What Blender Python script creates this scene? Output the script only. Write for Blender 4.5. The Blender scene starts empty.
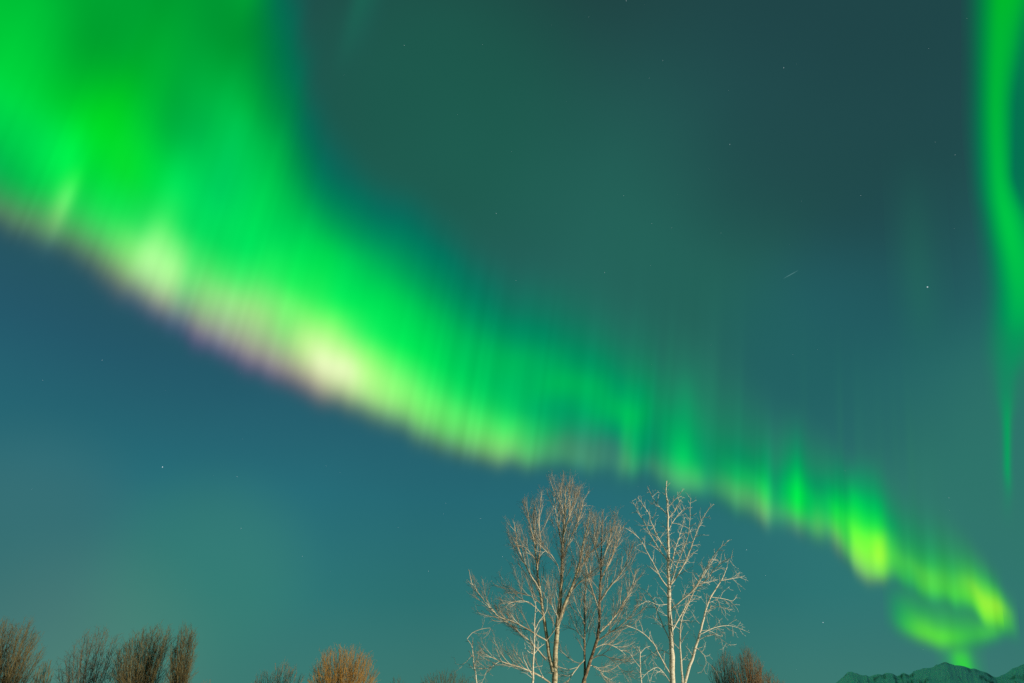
import bpy, math, random
import numpy as np
from mathutils import Vector, Matrix

scene = bpy.context.scene
COL = scene.collection
R = math.radians

# ---------------------------------------------------------------- camera
PITCH, FPX, CX, CY, EYE = R(28.0), 1024 * 24 / 36.0, 512.0, 341.5, 1.6
cam_data = bpy.data.cameras.new('camera')
cam_data.lens = 24.0
cam_data.sensor_width = 36.0
cam_data.clip_start = 0.1
cam_data.clip_end = 3.0e6
cam = bpy.data.objects.new('camera', cam_data)
cam.location = (0, 0, EYE)
cam.rotation_euler = (R(90) + PITCH, 0, 0)
COL.objects.link(cam)
scene.camera = cam

# ---------------------------------------------------------------- exposure
vs = scene.view_settings
vs.view_transform = 'Standard'
vs.look = 'None'
vs.exposure = 0.0
vs.gamma = 1.0
vs.use_curve_mapping = False
scene.cycles.transparent_max_bounces = 24
scene.cycles.max_bounces = 4
scene.cycles.use_denoising = False
scene.render.film_transparent = False


def lin(c):
    """sRGB 0..255 -> linear"""
    out = []
    for v in c:
        v = max(0.0, v) / 255.0
        out.append(v / 12.92 if v <= 0.04045 else ((v + 0.055) / 1.055) ** 2.4)
    return out


def sky_dir(px, py):
    """unit direction of the point of the night sky the survey photo shows at px, py"""
    a, b = px - CX, -(py - CY)
    v = Vector((a, math.cos(PITCH) * FPX - math.sin(PITCH) * b, math.sin(PITCH) * FPX + math.cos(PITCH) * b))
    return v.normalized()


def at(px, py, Y):
    d = sky_dir(px, py)
    return Vector((0, 0, EYE)) + d * (Y / d.y)


# ---------------------------------------------------------------- moonlight and night sky
MOON_AZ, MOON_EL = R(122), R(9)
moon_dir = Vector((math.sin(MOON_AZ) * math.cos(MOON_EL), math.cos(MOON_AZ) * math.cos(MOON_EL), math.sin(MOON_EL)))
sun_data = bpy.data.lights.new('moon_light', 'SUN')
sun_data.energy = 5.0
sun_data.angle = R(0.5)
sun_data.color = (1.0, 0.87, 0.64)
sun = bpy.data.objects.new('moon_light', sun_data)
sun.rotation_euler = moon_dir.to_track_quat('Z', 'Y').to_euler()
COL.objects.link(sun)

world = bpy.data.worlds.new('World')
scene.world = world
world.use_nodes = True
wt = world.node_tree
wt.nodes.clear()
wn, wl = wt.nodes, wt.links
w_out = wn.new('ShaderNodeOutputWorld')
geo = wn.new('ShaderNodeTexCoord')
sep = wn.new('ShaderNodeSeparateXYZ')
wl.new(geo.outputs['Generated'], sep.inputs[0])


def w_ramp(stops, src):
    n = wn.new('ShaderNodeValToRGB')
    cr = n.color_ramp
    cr.interpolation = 'B_SPLINE' if False else 'LINEAR'
    cr.elements[0].position, cr.elements[1].position = stops[0][0], stops[-1][0]
    cr.elements[0].color = lin(stops[0][1]) + [1]
    cr.elements[1].color = lin(stops[-1][1]) + [1]
    for p, c in stops[1:-1]:
        e = cr.elements.new(p)
        e.color = lin(c) + [1]
    wl.new(src, n.inputs[0])
    return n.outputs[0]


def w_math(op, a, b=None, clamp=False):
    n = wn.new('ShaderNodeMath')
    n.operation = op
    n.use_clamp = clamp
    for i, v in enumerate((a, b)):
        if v is None:
            continue
        if isinstance(v, (int, float)):
            n.inputs[i].default_value = v
        else:
            wl.new(v, n.inputs[i])
    return n.outputs[0]


def w_dot(vec):
    n = wn.new('ShaderNodeVectorMath')
    n.operation = 'DOT_PRODUCT'
    wl.new(geo.outputs['Generated'], n.inputs[0])
    n.inputs[1].default_value = vec
    return n.outputs['Value']


def w_smooth(val, lo, hi):
    n = wn.new('ShaderNodeMapRange')
    n.interpolation_type = 'SMOOTHSTEP'
    wl.new(val, n.inputs[0])
    n.inputs[1].default_value, n.inputs[2].default_value = lo, hi
    return n.outputs[0]


def w_mix(f, a, b, blend='MIX'):
    n = wn.new('ShaderNodeMix')
    n.data_type = 'RGBA'
    n.blend_type = blend
    if isinstance(f, (int, float)):
        n.inputs[0].default_value = f
    else:
        wl.new(f, n.inputs[0])
    for i, v in ((6, a), (7, b)):
        if isinstance(v, (tuple, list)):
            n.inputs[i].default_value = list(v) + [1]
        else:
            wl.new(v, n.inputs[i])
    return n.outputs[2]


low_sky = w_ramp([(0.0, (60, 121, 112)), (0.127, (43, 114, 114)), (0.257, (37, 106, 117)), (0.392, (35, 90, 107)),
                  (0.522, (37, 72, 93)), (0.66, (38, 62, 82))], sep.outputs['Z'])
high_sky = w_ramp([(0.0, (60, 121, 112)), (0.127, (48, 119, 111)), (0.257, (41, 114, 109)), (0.392, (35, 102, 101)),
                   (0.522, (35, 95, 93)), (0.639, (34, 85, 83)), (0.737, (33, 77, 76)), (0.83, (31, 67, 66))], sep.outputs['Z'])
band_n = sky_dir(0, 230).cross(sky_dir(880, 575)).normalized()
if band_n.z < 0:
    band_n = -band_n
above = w_smooth(w_dot(band_n), -0.10, 0.14)
sky_col = w_mix(above, low_sky, high_sky)


def w_patch(base, px, py, deg, rgb, amount):
    d = w_dot(sky_dir(px, py))
    f = w_smooth(d, math.cos(R(deg * 1.35)), 1.0)
    f = w_math('MULTIPLY', w_math('POWER', f, 1.8), amount)
    return w_mix(f, base, tuple(lin(rgb)))


# airglow lit unevenly by the aurora, and the paler horizon haze to the left
sky_col = w_patch(sky_col, 430, 130, 14, (28, 94, 78), 0.75)
sky_col = w_patch(sky_col, 690, 260, 16, (35, 101, 88), 0.7)
sky_col = w_patch(sky_col, 885, 275, 7, (34, 84, 92), 0.7)
sky_col = w_patch(sky_col, 850, 90, 15, (32, 70, 74), 0.8)
sky_col = w_patch(sky_col, 970, 470, 10, (50, 121, 107), 0.5)
sky_col = w_patch(sky_col, 830, 360, 9, (34, 97, 103), 0.6)
sky_col = w_patch(sky_col, 60, 690, 9, (82, 129, 117), 0.65)
sky_col = w_patch(sky_col, 10, 545, 8, (62, 112, 116), 0.5)
sky_col = w_patch(sky_col, 205, 574, 7.5, (58, 131, 113), 0.4)
nz = wn.new('ShaderNodeTexNoise')
nz.inputs['Scale'].default_value = 3.0
nz.inputs['Detail'].default_value = 2.0
wl.new(geo.outputs['Generated'], nz.inputs['Vector'])
nzv = wn.new('ShaderNodeMapRange')
wl.new(nz.outputs[0], nzv.inputs[0])
nzv.inputs[1].default_value, nzv.inputs[2].default_value = 0.25, 0.75
nzv.inputs[3].default_value, nzv.inputs[4].default_value = 0.93, 1.07
bg = wn.new('ShaderNodeBackground')
wl.new(sky_col, bg.inputs[0])
wl.new(nzv.outputs[0], bg.inputs[1])
nish = wn.new('ShaderNodeTexSky')
nish.sky_type = 'NISHITA'
nish.sun_disc = False
nish.sun_elevation = MOON_EL
nish.sun_rotation = MOON_AZ
bg2 = wn.new('ShaderNodeBackground')
bg2.inputs[1].default_value = 0.0006
wl.new(nish.outputs[0], bg2.inputs[0])
addb = wn.new('ShaderNodeAddShader')
wl.new(bg.outputs[0], addb.inputs[0])
wl.new(bg2.outputs[0], addb.inputs[1])
wl.new(addb.outputs[0], w_out.inputs[0])


# ---------------------------------------------------------------- helpers
def tag(o, label=None, cat=None, group=None, kind=None):
    for k, v in (('label', label), ('category', cat), ('group', group), ('kind', kind)):
        if v:
            o[k] = v
    return o


def mesh_obj(name, verts, faces, mat, parent=None, smooth=True):
    me = bpy.data.meshes.new(name)
    me.from_pydata(verts, [], faces)
    if smooth:
        me.polygons.foreach_set('use_smooth', [True] * len(me.polygons))
    me.update()
    if mat:
        me.materials.append(mat)
    o = bpy.data.objects.new(name, me)
    COL.objects.link(o)
    if parent:
        o.parent = parent
        o.matrix_parent_inverse = Matrix.Translation(-parent.location)
    return o


def empty(name, loc):
    o = bpy.data.objects.new(name, None)
    o.location = loc
    o.empty_display_size = 0.5
    COL.objects.link(o)
    return o


def new_mat(name):
    m = bpy.data.materials.new(name)
    m.use_nodes = True
    return m, m.node_tree.nodes, m.node_tree.links, m.node_tree.nodes['Principled BSDF']


def bark(name, pale, dark, scale=(3, 3, 9), amount=0.5, rough=0.85):
    m, n, l, p = new_mat(name)
    tc = n.new('ShaderNodeTexCoord')
    mp = n.new('ShaderNodeMapping')
    mp.inputs['Scale'].default_value = scale
    no = n.new('ShaderNodeTexNoise')
    no.inputs['Scale'].default_value = 1.0
    no.inputs['Detail'].default_value = 4
    cr = n.new('ShaderNodeValToRGB')
    cr.color_ramp.elements[0].position, cr.color_ramp.elements[1].position = amount - 0.16, amount + 0.1
    cr.color_ramp.elements[0].color = list(dark) + [1]
    cr.color_ramp.elements[1].color = list(pale) + [1]
    l.new(tc.outputs['Object'], mp.inputs[0])
    l.new(mp.outputs[0], no.inputs['Vector'])
    l.new(no.outputs[0], cr.inputs[0])
    l.new(cr.outputs[0], p.inputs['Base Color'])
    p.inputs['Roughness'].default_value = rough
    p.inputs['Specular IOR Level'].default_value = 0.2
    return m


def pchip(xs, ys, q):
    """monotone cubic interpolation; ys may be 2-D (n, k)"""
    xs = np.asarray(xs, float)
    ys = np.asarray(ys, float)
    if ys.ndim == 1:
        ys = ys[:, None]
    h = np.diff(xs)[:, None]
    dl = np.diff(ys, axis=0) / h
    m = np.zeros_like(ys)
    m[0], m[-1] = dl[0], dl[-1]
    if len(xs) > 2:
        a, b = dl[:-1], dl[1:]
        w1, w2 = 2 * h[1:] + h[:-1], h[1:] + 2 * h[:-1]
        ok = (a * b) > 0
        with np.errstate(divide='ignore', invalid='ignore'):
            hm = (w1 + w2) / (w1 / a + w2 / b)
        m[1:-1] = np.where(ok, hm, 0)
    q = np.clip(np.asarray(q, float), xs[0], xs[-1])
    i = np.clip(np.searchsorted(xs, q, side='right') - 1, 0, len(xs) - 2)
    hh = (xs[i + 1] - xs[i])[:, None]
    t = ((q - xs[i])[:, None]) / hh
    t2, t3 = t * t, t * t * t
    return (2 * t3 - 3 * t2 + 1) * ys[i] + (t3 - 2 * t2 + t) * hh * m[i] + (-2 * t3 + 3 * t2) * ys[i + 1] + (t3 - t2) * hh * m[i + 1]


# ---------------------------------------------------------------- ground: frozen field reaching the horizon
m_ground, n, l, p = new_mat('frozen_field')
no = n.new('ShaderNodeTexNoise')
no.inputs['Scale'].default_value = 0.15
no.inputs['Detail'].default_value = 8
tc = n.new('ShaderNodeTexCoord')
cr = n.new('ShaderNodeValToRGB')
cr.color_ramp.elements[0].position, cr.color_ramp.elements[1].position = 0.42, 0.6
cr.color_ramp.elements[0].color = (0.09, 0.075, 0.045, 1)
cr.color_ramp.elements[1].color = (0.42, 0.43, 0.45, 1)
l.new(tc.outputs['Object'], no.inputs['Vector'])
l.new(no.outputs[0], cr.inputs[0])
l.new(cr.outputs[0], p.inputs['Base Color'])
p.inputs['Roughness'].default_value = 0.9
G = 60000.0
gx = [-G, -2000, -300, -150, -80, -40, -20, 0, 20, 40, 80, 150, 300, 2000, G]
gv, gf = [], []
rg = random.Random(4)
for y in gx:
    for x in gx:
        gv.append((x, y, 0.0))
k = len(gx)
for j in range(k - 1):
    for i in range(k - 1):
        gf.append((j * k + i, j * k + i + 1, (j + 1) * k + i + 1, (j + 1) * k + i))
tag(mesh_obj('ground', gv, gf, m_ground, smooth=False), kind='structure')

# ---------------------------------------------------------------- mountains
SKYLINE = [(760, 706), (800, 700), (822, 690), (837, 682), (843, 677), (849, 671.8), (854.6, 672.8), (861, 675.2), (866, 675.4), (869, 676.6), (874, 675.4),
           (878, 673.7), (882, 674.4), (887, 672.6), (892, 673.4), (897, 676), (904, 672.9), (908.6, 674.4), (914, 671.6), (921, 669),
           (932, 667), (938, 664.4), (943.6, 662.5), (951, 663.9), (957, 665.6), (962.6, 666), (970, 668.2), (977.7, 669.6), (987, 673),
           (996, 677), (1006, 673), (1012, 669), (1017.5, 666.5), (1024, 664), (1036, 659), (1050, 662), (1070, 657),
           (1090, 662), (1130, 672), (1170, 684), (1230, 700), (1260, 706)]


def vnoise(seed):
    rs = np.random.RandomState(seed)
    tab = rs.rand(64, 64)

    def f(x, y):
        xi, yi = np.floor(x).astype(int), np.floor(y).astype(int)
        fx, fy = x - xi, y - yi
        fx, fy = fx * fx * (3 - 2 * fx), fy * fy * (3 - 2 * fy)
        a, b = tab[yi % 64, xi % 64], tab[yi % 64, (xi + 1) % 64]
        c, d = tab[(yi + 1) % 64, xi % 64], tab[(yi + 1) % 64, (xi + 1) % 64]
        return (a * (1 - fx) + b * fx) * (1 - fy) + (c * (1 - fx) + d * fx) * fy
    return f


vn = vnoise(11)
az_s, el_s = [], []
for x, y in SKYLINE:
    d = sky_dir(x, y)
    az_s.append(math.atan2(d.x, d.y))
    el_s.append(max(0.0, math.tan(math.asin(d.z))))
NA, ND = 900, 120
azs = np.linspace(az_s[0], az_s[-1], NA)
crest = pchip(az_s, el_s, azs)[:, 0] + (vn(azs * 900, azs * 0 + 2.5) - 0.5) * 0.0005 + (vn(azs * 330, azs * 0 + 7.5) - 0.5) * 0.0012
crest = np.maximum(crest, 0.0)
crest_d = 24000 + 450 * np.sin((azs - azs[0]) * 23.0) + 150 * np.sin((azs - azs[0]) * 71 + 1)
near, far_ = 0.80, 1.16                                   # foot of the near and far slopes, as a share of the crest's distance
rel = np.concatenate([np.linspace(near, 0.96, 50), np.linspace(0.961, 1.0, 45)[:-1], np.linspace(1.0, far_, ND - 94)])
A, RL = np.meshgrid(azs, rel)
CD = np.tile(crest_d, (ND, 1))
D = RL * CD
H = np.tile(crest, (ND, 1)) * CD
w = np.clip(np.where(RL < 1, (RL - near) / (1 - near), (far_ - RL) / (far_ - 1)), 0, 1)
below = 1 - w
warp = A + 0.006 * (vn(A * 120 + 3, w * 5 + 1) - 0.5)
spur = 0.62 * np.abs(2 * vn(warp * 95, w * 1.6 + 5) - 1) + 0.26 * np.abs(2 * vn(warp * 260 + 9, w * 4) - 1) + 0.12 * vn(warp * 700 + 4, w * 14)
Z = H * (w ** 1.25 - 0.24 * spur * np.clip(below * 4, 0, 1) * w)
X, Y = D * np.sin(A), D * np.cos(A)
Z = Z + EYE * np.clip(w * 20, 0, 1) - 6 * np.clip(1 - w * 20, 0, 1)
mv = [(float(X[j, i]), float(Y[j, i]), float(Z[j, i])) for j in range(ND) for i in range(NA)]
mf = [(j * NA + i, j * NA + i + 1, (j + 1) * NA + i + 1, (j + 1) * NA + i) for j in range(ND - 1) for i in range(NA - 1)]
# unseen massif, added right of the frame to keep moonlight off the visible peaks
ML, MW, mc, mdir, mper = 9500.0, 3300.0, (21000.0, 15500.0), (0.848, -0.53), (0.53, 0.848)
NU2, NV2 = 160, 90
uu, vv = np.meshgrid(np.linspace(-1, 1, NU2), np.linspace(-1, 1, NV2))
prof = np.clip(1 - np.abs(vv), 0, 1) ** 1.2 * np.clip(1 - np.abs(uu) ** 5, 0, 1)
hgt = prof * (3300 + 600 * (vn(uu * 7 + 20, uu * 0 + 1) - 0.5) - 1500 * np.abs(2 * vn(uu * 16 + 9, vv * 2 + 9) - 1) * (1 - prof) * 1.2) - 20
XX = mc[0] + uu * ML * mper[0] + vv * MW * mdir[0]
YY = mc[1] + uu * ML * mper[1] + vv * MW * mdir[1]
mv2 = [(float(XX[j, i]), float(YY[j, i]), float(hgt[j, i])) for j in range(NV2) for i in range(NU2)]
mf2 = [(j * NU2 + i, j * NU2 + i + 1, (j + 1) * NU2 + i + 1, (j + 1) * NU2 + i) for j in range(NV2 - 1) for i in range(NU2 - 1)]
m_mtn, n, l, p = new_mat('snow_and_rock')
tc = n.new('ShaderNodeTexCoord')
mp = n.new('ShaderNodeMapping')
mp.inputs['Scale'].default_value = (0.0007, 0.0007, 0.0018)
no = n.new('ShaderNodeTexNoise')
no.inputs['Scale'].default_value = 1.0
no.inputs['Detail'].default_value = 7
no.inputs['Roughness'].default_value = 0.62
gm = n.new('ShaderNodeNewGeometry')
sx = n.new('ShaderNodeSeparateXYZ')
l.new(gm.outputs['Normal'], sx.inputs[0])
mm = n.new('ShaderNodeMath')
mm.operation = 'MULTIPLY_ADD'
l.new(sx.outputs['Z'], mm.inputs[0])
mm.inputs[1].default_value = 0.55
l.new(no.outputs[0], mm.inputs[2])
cr = n.new('ShaderNodeValToRGB')
cr.color_ramp.elements[0].position, cr.color_ramp.elements[1].position = 0.80, 0.96
cr.color_ramp.elements[0].color = (0.20, 0.19, 0.17, 1)
cr.color_ramp.elements[1].color = (0.86, 0.86, 0.86, 1)
l.new(tc.outputs['Object'], mp.inputs[0])
l.new(mp.outputs[0], no.inputs['Vector'])
l.new(mm.outputs[0], cr.inputs[0])
l.new(cr.outputs[0], p.inputs['Base Color'])
p.inputs['Roughness'].default_value = 0.9
tag(mesh_obj('mountains', mv, mf, m_mtn), kind='structure')
tag(mesh_obj('added_shade_massif', mv2, mf2, m_mtn), kind='structure')


# ---------------------------------------------------------------- aurora: curtains of glowing air standing on their lower edge
ALT = 10000.0          # height of a curtain's lower edge (a tenth of the true 100 km)
ZENITH = (800.0, -1600.0)


m_aur = bpy.data.materials.new('aurora_glow')
m_aur.use_nodes = True
n, l = m_aur.node_tree.nodes, m_aur.node_tree.links
n.clear()
a_out = n.new('ShaderNodeOutputMaterial')
a_mix = n.new('ShaderNodeMixShader')
a_tr = n.new('ShaderNodeBsdfTransparent')
a_em = n.new('ShaderNodeEmission')
a_at = n.new('ShaderNodeAttribute')
a_at.attribute_name = 'oxygen_glow'
l.new(a_at.outputs['Color'], a_em.inputs[0])
l.new(a_at.outputs['Alpha'], a_mix.inputs[0])
l.new(a_tr.outputs[0], a_mix.inputs[1])
l.new(a_em.outputs[0], a_mix.inputs[2])
l.new(a_mix.outputs[0], a_out.inputs[0])
m_aur.cycles.emission_sampling = 'NONE'


def grid_object(name, P, C, parent=None, cut=0.008):
    """P (nu, nv, 3), C (nu, nv, 4) linear colour and density"""
    nu, nv = P.shape[:2]
    verts = P.reshape(-1, 3).tolist()
    dens = C[:, :, 3]
    faces = []
    for i in range(nu - 1):
        for j in range(nv - 1):
            if max(dens[i, j], dens[i + 1, j], dens[i, j + 1], dens[i + 1, j + 1]) > cut:
                faces.append((i * nv + j, (i + 1) * nv + j, (i + 1) * nv + j + 1, i * nv + j + 1))
    used = sorted({v for f in faces for v in f})
    remap = {v: k for k, v in enumerate(used)}
    o = mesh_obj(name, [verts[v] for v in used], [tuple(remap[v] for v in f) for f in faces], m_aur, parent)
    att = o.data.attributes.new('oxygen_glow', 'FLOAT_COLOR', 'POINT')
    flat = C.reshape(-1, 4)[used].astype(np.float32)
    att.data.foreach_set('color', flat.ravel())
    return o


def noise1(seed, x, scales):
    rs = np.random.RandomState(seed)
    out = np.zeros_like(x)
    for sc, am in scales:
        tab = rs.randn(4096)
        q = x / sc + 700
        i = np.floor(q).astype(int)
        t = q - i
        t = t * t * (3 - 2 * t)
        out += am * (tab[i % 4096] * (1 - t) + tab[(i + 1) % 4096] * t)
    return out


def soften(C, su, st):
    """the glow has depth along the line of sight, which blurs it: premultiplied gaussian; su may vary along the curtain"""
    Q = C.copy()
    Q[:, :, :3] *= Q[:, :, 3:4]
    n0, n1 = Q.shape[:2]

    def kern(n_, sig):
        x = np.arange(n_)
        sg = np.broadcast_to(np.asarray(sig, float), (n_,))[:, None]
        k = np.exp(-0.5 * ((x[None, :] - x[:, None]) / np.maximum(sg, 0.05)) ** 2)
        return k / k.sum(1, keepdims=True)
    Q = np.einsum('ab,bjk->ajk', kern(n0, su), Q)
    st = np.broadcast_to(np.asarray(st, float), (n0,))
    out = np.empty_like(Q)
    x = np.arange(n1)
    for i in range(n0):
        k = np.exp(-0.5 * ((x[None, :] - x[:, None]) / max(st[i], 0.05)) ** 2)
        out[i] = (k / k.sum(1, keepdims=True)) @ Q[i]
    al = out[:, :, 3:4]
    out[:, :, :3] = np.where(al > 1e-4, out[:, :, :3] / np.maximum(al, 1e-4), 0)
    return out


def curtain(name, cols, seed, step_u=2.5, step_t=3.0, ragged=2.0, streak=0.05, alt=ALT, soft_u=1.5, soft_t=1.2, tall_rays=0.0, mottle=0.0):
    """cols: (base x, base y, [(t, rgb, alpha) ...]) along the lower edge; rays rise towards the magnetic zenith"""
    bx = np.array([c[0] for c in cols], float)
    by = np.array([c[1] for c in cols], float)
    s = np.concatenate([[0], np.cumsum(np.hypot(np.diff(bx), np.diff(by)))])
    tmax = max(c[2][-1][0] for c in cols) + 30
    tg = np.arange(-24, tmax, step_t)
    table = []
    for c in cols:
        ts = [-14] + [q[0] for q in c[2]]
        first, last = c[2][0], c[2][-1]
        vals = [list(first[1]) + [0.0]] + [list(q[1]) + [q[2]] for q in c[2]]
        ts.append(tmax + 40)
        vals.append(list(last[1]) + [0.0 if last[2] == 0 else last[2]])
        table.append(pchip(ts, vals, tg))
    for ci, c in enumerate(cols):
        # the nitrogen fringe weakens towards the right
        k = 0.80 if c[0] > 640 else 0.9 if c[0] < 400 else 0.9
        lo = np.clip(1 - (tg - 18) / 14.0, 0, 1)
        table[ci][:, 0] *= 1 - (1 - k) * lo
    table = np.array(table)                       # cols, nt, 4
    ug = np.arange(0, s[-1], step_u)
    if callable(soft_u):
        q_ = ug / s[-1]
        soft_u, soft_t = soft_u(q_), soft_t(q_)
    B = pchip(s, np.stack([bx, by], 1), ug)
    nt = len(tg)
    T = pchip(s, table.reshape(len(cols), -1), ug).reshape(len(ug), nt, 4)
    # fine rays: each ray starts a little higher or lower and is a little brighter or fainter
    shift = noise1(seed, ug, ((9.0, 0.5), (19.0, 0.8), (40.0, 0.6))) * ragged
    if callable(streak):
        streak = streak(ug / s[-1])
    gain = noise1(seed + 1, ug, ((5.0, 0.5), (11.0, 0.7), (24.0, 0.6))) * streak
    gain = np.clip(gain, -0.4, 0.5)
    tall = np.maximum(0, noise1(seed + 2, ug, ((6.0, 0.7), (14.0, 0.8), (50., .5)))) * tall_rays
    P = np.zeros((len(ug), nt, 3))
    C = np.zeros((len(ug), nt, 4))
    for i in range(len(ug)):
        zx, zy = ZENITH[0] - B[i, 0], ZENITH[1] - B[i, 1]
        ln = math.hypot(zx, zy)
        zx, zy = zx / ln, zy / ln
        d0 = sky_dir(B[i, 0] + zx * 20, B[i, 1] + zy * 20)
        horiz = alt / (d0.z / math.hypot(d0.x, d0.y))
        fade = np.exp(-np.maximum(tg, 0) / 130.0)
        tq = tg + shift[i] * np.exp(-np.maximum(tg, 0) / 60.0)
        row = np.stack([np.interp(tq, tg, T[i, :, k]) for k in range(4)], 1)
        rgb = np.clip(row[:, :3], 0, 255) / 255.0
        rgb = np.where(rgb <= 0.04045, rgb / 12.92, ((rgb + 0.055) / 1.055) ** 2.4)
        C[i, :, :3] = rgb
        C[i, :, 3] = np.clip(row[:, 3], 0, 1)
        tr = tall[i] * float(np.interp(ug[i] / s[-1], [0.5, 0.58, 0.88, 0.95], [0, 1, 1, 0])) * np.exp(-((tg - 105) / 85.0) ** 2) * 0.24
        C[i, :, 3] = np.clip(C[i, :, 3] + tr * (1 - C[i, :, 3]), 0, 1)
        for j, t in enumerate(tg):
            d = sky_dir(B[i, 0] + zx * t, B[i, 1] + zy * t)
            P[i, j] = Vector((0, 0, EYE)) + d * (horiz / math.hypot(d.x, d.y))
    C = soften(C, soft_u, soft_t)
    fade = np.exp(-np.maximum(tg, 0) / 75.0)[None, :]
    body = np.interp(ug / s[-1], [0.0, 0.28, 0.42], [0.0, 0.04, 0.34])[:, None]
    if mottle:
        gain = gain * (1 - 0.85 * np.exp(-((B[:, 0] - 332) / 34.0) ** 2))
    gain = np.clip(gain, -0.13, 0.4)[:, None]
    C[:, :, :3] *= (1 + gain * (body + (1 - body) * fade))[:, :, None]
    lobes = vnoise(seed + 40)(ug[:, None] / 85.0 + tg[None, :] / 400.0, tg[None, :] / 75.0 + ug[:, None] * 0) - 0.5
    lobes = lobes * np.interp(ug / s[-1], [0, 0.3, 0.5], [1, 0.8, 0.0])[:, None] * np.clip((tg - 70) / 60.0, 0, 1)[None, :] * mottle
    C[:, :, :3] *= (1 + lobes)[:, :, None]
    return grid_object(name, P, C)


def K(*stops):
    """(t, r, g, b[, alpha]) stops; the first and last fade out unless an alpha is given"""
    out = []
    for q in stops:
        a = q[4] if len(q) > 4 else 1.0
        out.append((q[0], q[1:4], a))
    return out


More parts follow.
